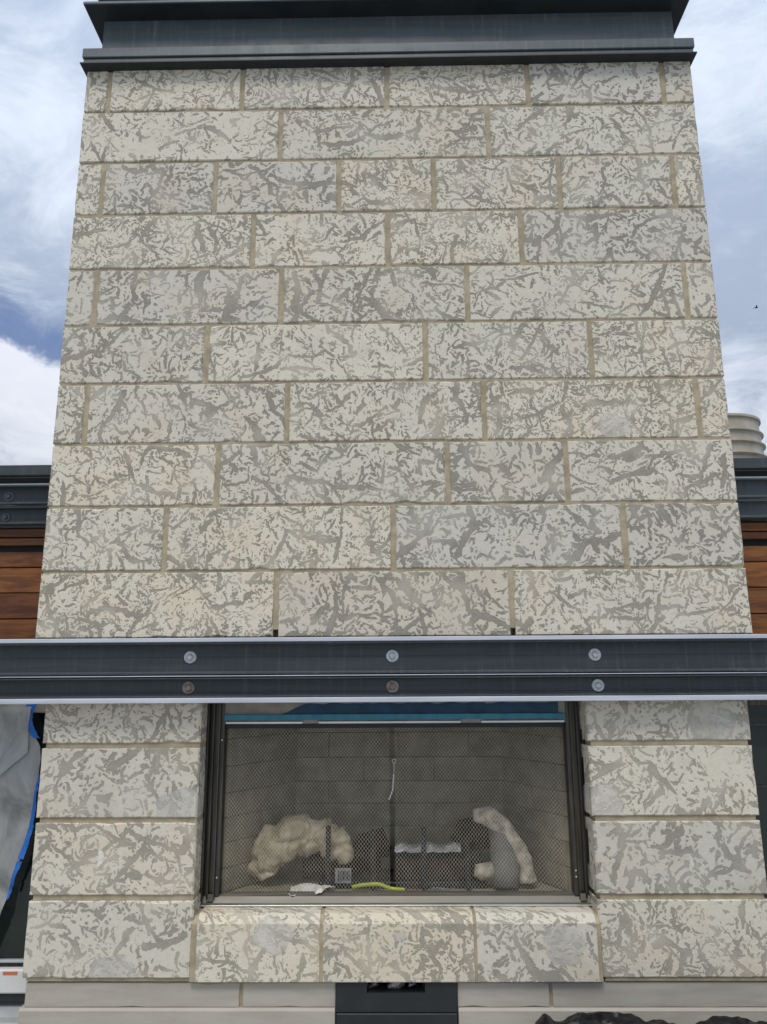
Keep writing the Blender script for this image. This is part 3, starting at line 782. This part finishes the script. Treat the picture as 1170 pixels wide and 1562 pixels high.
pw = curve([(.375, .31, .690), (.43, .30, .695), (.485, .29, .660), (.545, .28, .590), (.585, .27, .515), (.600, .26, .420)], 14)
log('fibre_wrap', pw, lerp_r([.022, .042, .036, .034, .036, .036], len(pw)), 'fibre', 'pale curved strip of fibre blanket arching over the right log', 'fibre blanket', .010, 8, 36, folds=.3)
log('fibre_lump', [(.375, .25, .44), (.395, .25, .465), (.42, .25, .475), (.45, .25, .45)], [.02, .036, .036, .02], 'fibre', 'small pale lump of fibre beside the grey log', 'fibre lump', .014, 18, 24, folds=.8)
fo = MB(); n_ = 22
vs = []
for i in range(n_ + 1):
    x = .005 + .30 * i / n_
    for j in range(7):
        u = j / 6
        q = Vector((x, .255 + .07 * u, .548 + .040 * math.sin(u * 2.6) * (.85 + .15 * math.sin(i * .7)) - .01 * u))
        vs.append(q + noise.noise_vector(q * 40) * .006)
fo.add(vs, [(i * 7 + j, (i + 1) * 7 + j, (i + 1) * 7 + j + 1, i * 7 + j + 1) for i in range(n_) for j in range(6)])
fo_ = fo.build('foil_sheet', 'foil', None)
sm = fo_.modifiers.new('thick', 'SOLIDIFY'); sm.thickness = .002
tag(fo_, 'crumpled silver foil strip lying along the top of the burner', 'foil')
# small tag with a bar code printed on it
lt = thing('label_tag', (-.226, .232, .40), 'small silver tag with dark printed bars at the foot of the cloth', 'tag')
MB().box(-.262, -.190, .232, .236, .425, .488, .001).build('tag_plate', 'foil', lt)
bars = MB(); xx = -.250
for wd in (3, 1, 2, 1, 4, 1, 1, 3, 2):
    bars.box(xx, xx + .0016 * wd, .2305, .2318, .436, .478); xx += .0016 * wd + .003
bars.build('printed_bars', 'ink', lt)
hp = curve([(-.185, .225, .412), (-.12, .215, .424), (-.06, .205, .427), (-.01, .200, .412), (.05, .198, .406)], 6)
hs = thing('gas_hose', (0, .2, .40), 'yellow-green gas hose with a rusty end across the front of the firebox', 'hose')
MB().tube(hp, .0085, 10, True, .002, 2).build('hose_body', 'hose', hs, smooth=True)
MB().tube([(.05, .198, .406), (.075, .197, .405), (.10, .196, .405), (.112, .196, .404)], [.006, .0055, .006, .009], 8).build('hose_end', 'rusttip', hs, smooth=True)
pp = MB(); n_ = 18; vs = []
for i in range(n_ + 1):
    x = -.46 + .20 * i / n_
    wv = .018 + .020 * abs(noise.noise(Vector((x * 24, 3, 1)))) + (.022 if i < 4 or 10 < i < 14 else 0)
    for j in range(4):
        u = j / 3
        q = Vector((x, .178 + .055 * u, .405 + .014 * math.sin(u * 3 + x * 20) + .006))
        q.y = .235 - wv * 2.2 * (1 - u)
        vs.append(q + noise.noise_vector(q * 50) * .006)
pp.add(vs, [(i * 4 + j, (i + 1) * 4 + j, (i + 1) * 4 + j + 1, i * 4 + j + 1) for i in range(n_) for j in range(3)])
pp_ = pp.build('torn_paper', 'paper', None); pp_.modifiers.new('thick', 'SOLIDIFY').thickness = .0015
tag(pp_, 'torn white paper scrap lying below the beige cloth', 'paper')
gp = MB()
for i in range(16):
    x, y = .16 + rng.random() * .13, .20 + rng.random() * .035
    gp.tube([(x, y, .400), (x + rng.uniform(-.008, .008), y, .406), (x + rng.uniform(-.012, .012), y + .004, .403)], [.003, .0045, .002], 5, True, .003, i)
tag(gp.build('ember_glass', 'foil', None), 'scatter of shiny glass crumbs on the firebox floor', 'glass crumbs', None, 'stuff')

# ------------------------------------------------------------------ windows either side, under the beam
for side in (-1, 1):
    xa, xb = (-4.4, -1.50) if side < 0 else (1.52, 4.4)
    cx = (xa + xb) / 2
    wd_ = thing('window', (cx, .22, 0), 'dark sliding window behind plastic sheeting left of the fireplace' if side < 0 else 'dark bare glass window at right edge beside the chimney', 'window', 'windows beside the chimney')
    MB().box(xa, xb, .225, .235, .120, 1.235).build('pane', 'glass', wd_)
    MB().box(xa, xb, .205, .224, .115, .126, .001).build('bottom_bead', 'grey', wd_)
    MB().box(xa, xb, .21, .26, .103, .1148).build('bottom_gasket', 'black', wd_)
    if side < 0:
        sl_ = MB().prism([(.30, .0), (.19, .0), (.186, .006), (.186, .088), (.192, .094), (.30, .1025)], xa, xb).build('sill', 'white', wd_)
        st = MB().box(-1.695, -1.632, .1845, .1862, .074, .087).build('sticker', 'orange', sl_)
        MB().box(xa, xb, .20, .28, -.035, -.0005).build('sill_gap', 'black', wd_)
        MB().prism([(.28, -.10), (.16, -.10), (.157, -.078), (.28, -.036)], xa, xb).build('threshold', 'grey', wd_)
        MB().box(xa, xb, .19, .30, 1.17, 1.235, .003).build('head', 'header', wd_)
    else:
        MB().box(xa, xb, .19, .30, .0, .1025, .004).build('sill', 'frame', wd_)
        MB().box(xa, xb, .215, .2245, 1.096, 1.104, .001).build('glazing_bar', 'frame', wd_)
        MB().box(xa, xb, .215, .2245, .828, .834, .001).build('glazing_bar', 'frame', wd_)
        MB().box(xa, xb, .19, .30, 1.185, 1.235, .003).build('head', 'frame', wd_)
        MB().box(1.545, 1.585, .17, .30, .103, 1.184, .003).build('jamb', 'frame', wd_)

edge_pts = [(1.215, -1.665), (1.17, -1.680), (1.10, -1.660), (1.03, -1.612), (.95, -1.606), (.88, -1.608), (.76, -1.618), (.66, -1.633), (.56, -1.652), (.46, -1.682), (.36, -1.708), (.25, -1.732), (.15, -1.762), (.08, -1.785)]
def edge_x(z):
    for (za, xa), (zb, xb) in zip(edge_pts[:-1], edge_pts[1:]):
        if zb <= z <= za: return xa + (xb - xa) * (za - z) / (za - zb)
    return edge_pts[-1][1]
def sheet_y(x, z):
    dgn = x * .55 + z
    return .168 + .010 * math.sin(dgn * 21 + 1.5 * noise.noise(Vector((x * 3, z * 3, 0)))) + .018 * noise.noise(Vector((x * 5 - z * 3, z * 2.5, 4))) + .004 * noise.noise(Vector((x * 26, z * 20, 7)))
ps = MB(); nu, nv = 44, 64; vs = []
for j in range(nv + 1):
    z = 1.215 - 1.135 * j / nv
    xe = edge_x(z) + .004 * noise.noise(Vector((1, z * 25, 0)))
    for i in range(nu + 1):
        u = (i / nu) ** .55
        x = -2.9 + (xe + 2.9) * u
        vs.append((x, sheet_y(x, z), z))
ps.add(vs, [(j * (nu + 1) + i, j * (nu + 1) + i + 1, (j + 1) * (nu + 1) + i + 1, (j + 1) * (nu + 1) + i) for j in range(nv) for i in range(nu)])
k_ = 30; vs = []
for i in range(k_ + 1):               # the upper part hangs doubled over itself
    x = -2.9 + (2.9 - 1.66) * (i / k_) ** .7
    zb = max(.35, 1.03 + (x + 1.63) * .95) + .012 * noise.noise(Vector((x * 14, 2, 5)))
    for j in range(17):
        z = 1.20 + (zb - 1.20) * j / 16
        vs.append((x, sheet_y(x, z) - .014 - .008 * noise.noise(Vector((x * 7, z * 7, 11))), z))
ps.add(vs, [(i * 17 + j, i * 17 + j + 1, (i + 1) * 17 + j + 1, (i + 1) * 17 + j) for i in range(k_) for j in range(16)])
tag(ps.build('plastic_sheet', 'sheet', None, smooth=True), 'translucent grey plastic sheet hung over the left window', 'plastic sheet')
def tape(za, zb, wa, wb, off, seed, label, n=24):
    m_ = MB(); vs = []
    for i in range(n + 1):
        z = za + (zb - za) * i / n
        wd = wa + (wb - wa) * i / n
        x = edge_x(z) + off
        rag = .006 * noise.noise(Vector((seed, z * 60, 1)))
        for u, k in ((0, 0), (1, 0), (1, 1), (0, 1)):
            xx_ = x + (u - .7) * wd + rag * (1 if u else .6)
            vs.append((xx_, sheet_y(min(xx_, edge_x(z)), z) - .006 - (.002 if not k else 0) + .004 * math.sin(z * 70 + seed) * u, z))
    fs = []
    for i in range(n):
        for k in range(4): fs.append((i * 4 + k, i * 4 + (k + 1) % 4, i * 4 + 4 + (k + 1) % 4, i * 4 + 4 + k))
    fs += [(0, 1, 2, 3), (n * 4 + 3, n * 4 + 2, n * 4 + 1, n * 4)]
    tag(m_.add(vs, fs).build('blue_tape', 'tape', None), label, 'tape', 'blue tape on the plastic sheet')
tape(1.215, 1.06, .050, .028, .014, 1, 'crumpled blue tape at the top corner of the plastic sheet')
tape(.90, .545, .008, .026, .008, 5, 'long blue tape strip down the edge of the plastic sheet')
tape(.535, .38, .022, .010, .008, 9, 'short ragged blue tape piece low on the plastic sheet')

# ------------------------------------------------------------------ black plastic bag on the terrace in front
def bag(prof, y0, y1, seed, label):
    """a crumpled plastic bag lying flat: prof is its crest along x"""
    m_ = MB(); nx, ny = 90, 30; vs = []
    x0, x1 = prof[0][0], prof[-1][0]
    def crest(x):
        for (xa, za), (xb, zb) in zip(prof[:-1], prof[1:]):
            if xa <= x <= xb: return za + (zb - za) * (x - xa) / (xb - xa)
        return -.1
    for j in range(ny + 1):
        for i in range(nx + 1):
            u, v_ = i / nx, j / ny
            x = x0 + (x1 - x0) * u; y = y0 + (y1 - y0) * v_
            env = math.sin(math.pi * v_) ** .8 if 0 < v_ < 1 else 0
            fold = abs(noise.noise(Vector((x * 7 + y * 9, y * 10 - x * 3, seed)))) * .045 + abs(noise.noise(Vector((x * 21, y * 19, seed + 3)))) * .016 - .012
            z = -.099 + env * max(0, crest(x) + .072 - fold * .7)
            vs.append((x + .012 * noise.noise(Vector((y * 14, x * 9, seed))), y + .02 * noise.noise(Vector((x * 8, 2, seed))), z))
    m_.add(vs, [(j * (nx + 1) + i, j * (nx + 1) + i + 1, (j + 1) * (nx + 1) + i + 1, (j + 1) * (nx + 1) + i) for j in range(ny) for i in range(nx)])
    per = [i for i in range(nx + 1)] + [j * (nx + 1) + nx for j in range(1, ny + 1)] + [ny * (nx + 1) + i for i in range(nx - 1, -1, -1)] + [j * (nx + 1) for j in range(ny - 1, 0, -1)]
    m_.f.append(tuple(reversed(per)))
    return tag(m_.build('plastic_bag', 'bag', None), label, 'plastic bag', 'black bags in front of the base')
bag([(.50, -.098), (.53, .085), (.562, .121), (.595, .096), (.66, .120), (.76, .128), (.85, .122), (.97, .098), (1.05, .086), (1.09, -.095)], -.46, -.08, 2, 'long crumpled black plastic bag in front of the right base stones')
bag([(1.085, -.098), (1.13, .09), (1.19, .118), (1.27, .104), (1.36, .09), (1.5, .11), (1.7, .06), (1.78, -.09)], -.46, -.08, 6, 'second black plastic bag at the bottom right corner')

# ------------------------------------------------------------------ a far bird in the sky
bd = MB()
c0 = Vector((8.05, 12, 9.24))
bd.tube([c0 + Vector((-.04, 0, 0)), c0 + Vector((-.015, 0, .005)), c0 + Vector((.02, 0, .006)), c0 + Vector((.036, 0, .010)), c0 + Vector((.05, 0, .008))], [.004, .013, .012, .008, .002], 8)
for s_ in (-1, 1):
    bd.add([c0 + Vector((.03, 0, .012)), c0 + Vector((-.015, 0, .012)), c0 + Vector((-.023, s_ * .06, .03)), c0 + Vector((.0, s_ * .055, .032)), c0 + Vector((-.033, s_ * .1, .02))], [(0, 1, 2, 3), (3, 2, 4)])
tag(bd.build('bird', 'bird', None), 'tiny dark bird flying in the sky right of the chimney', 'bird')
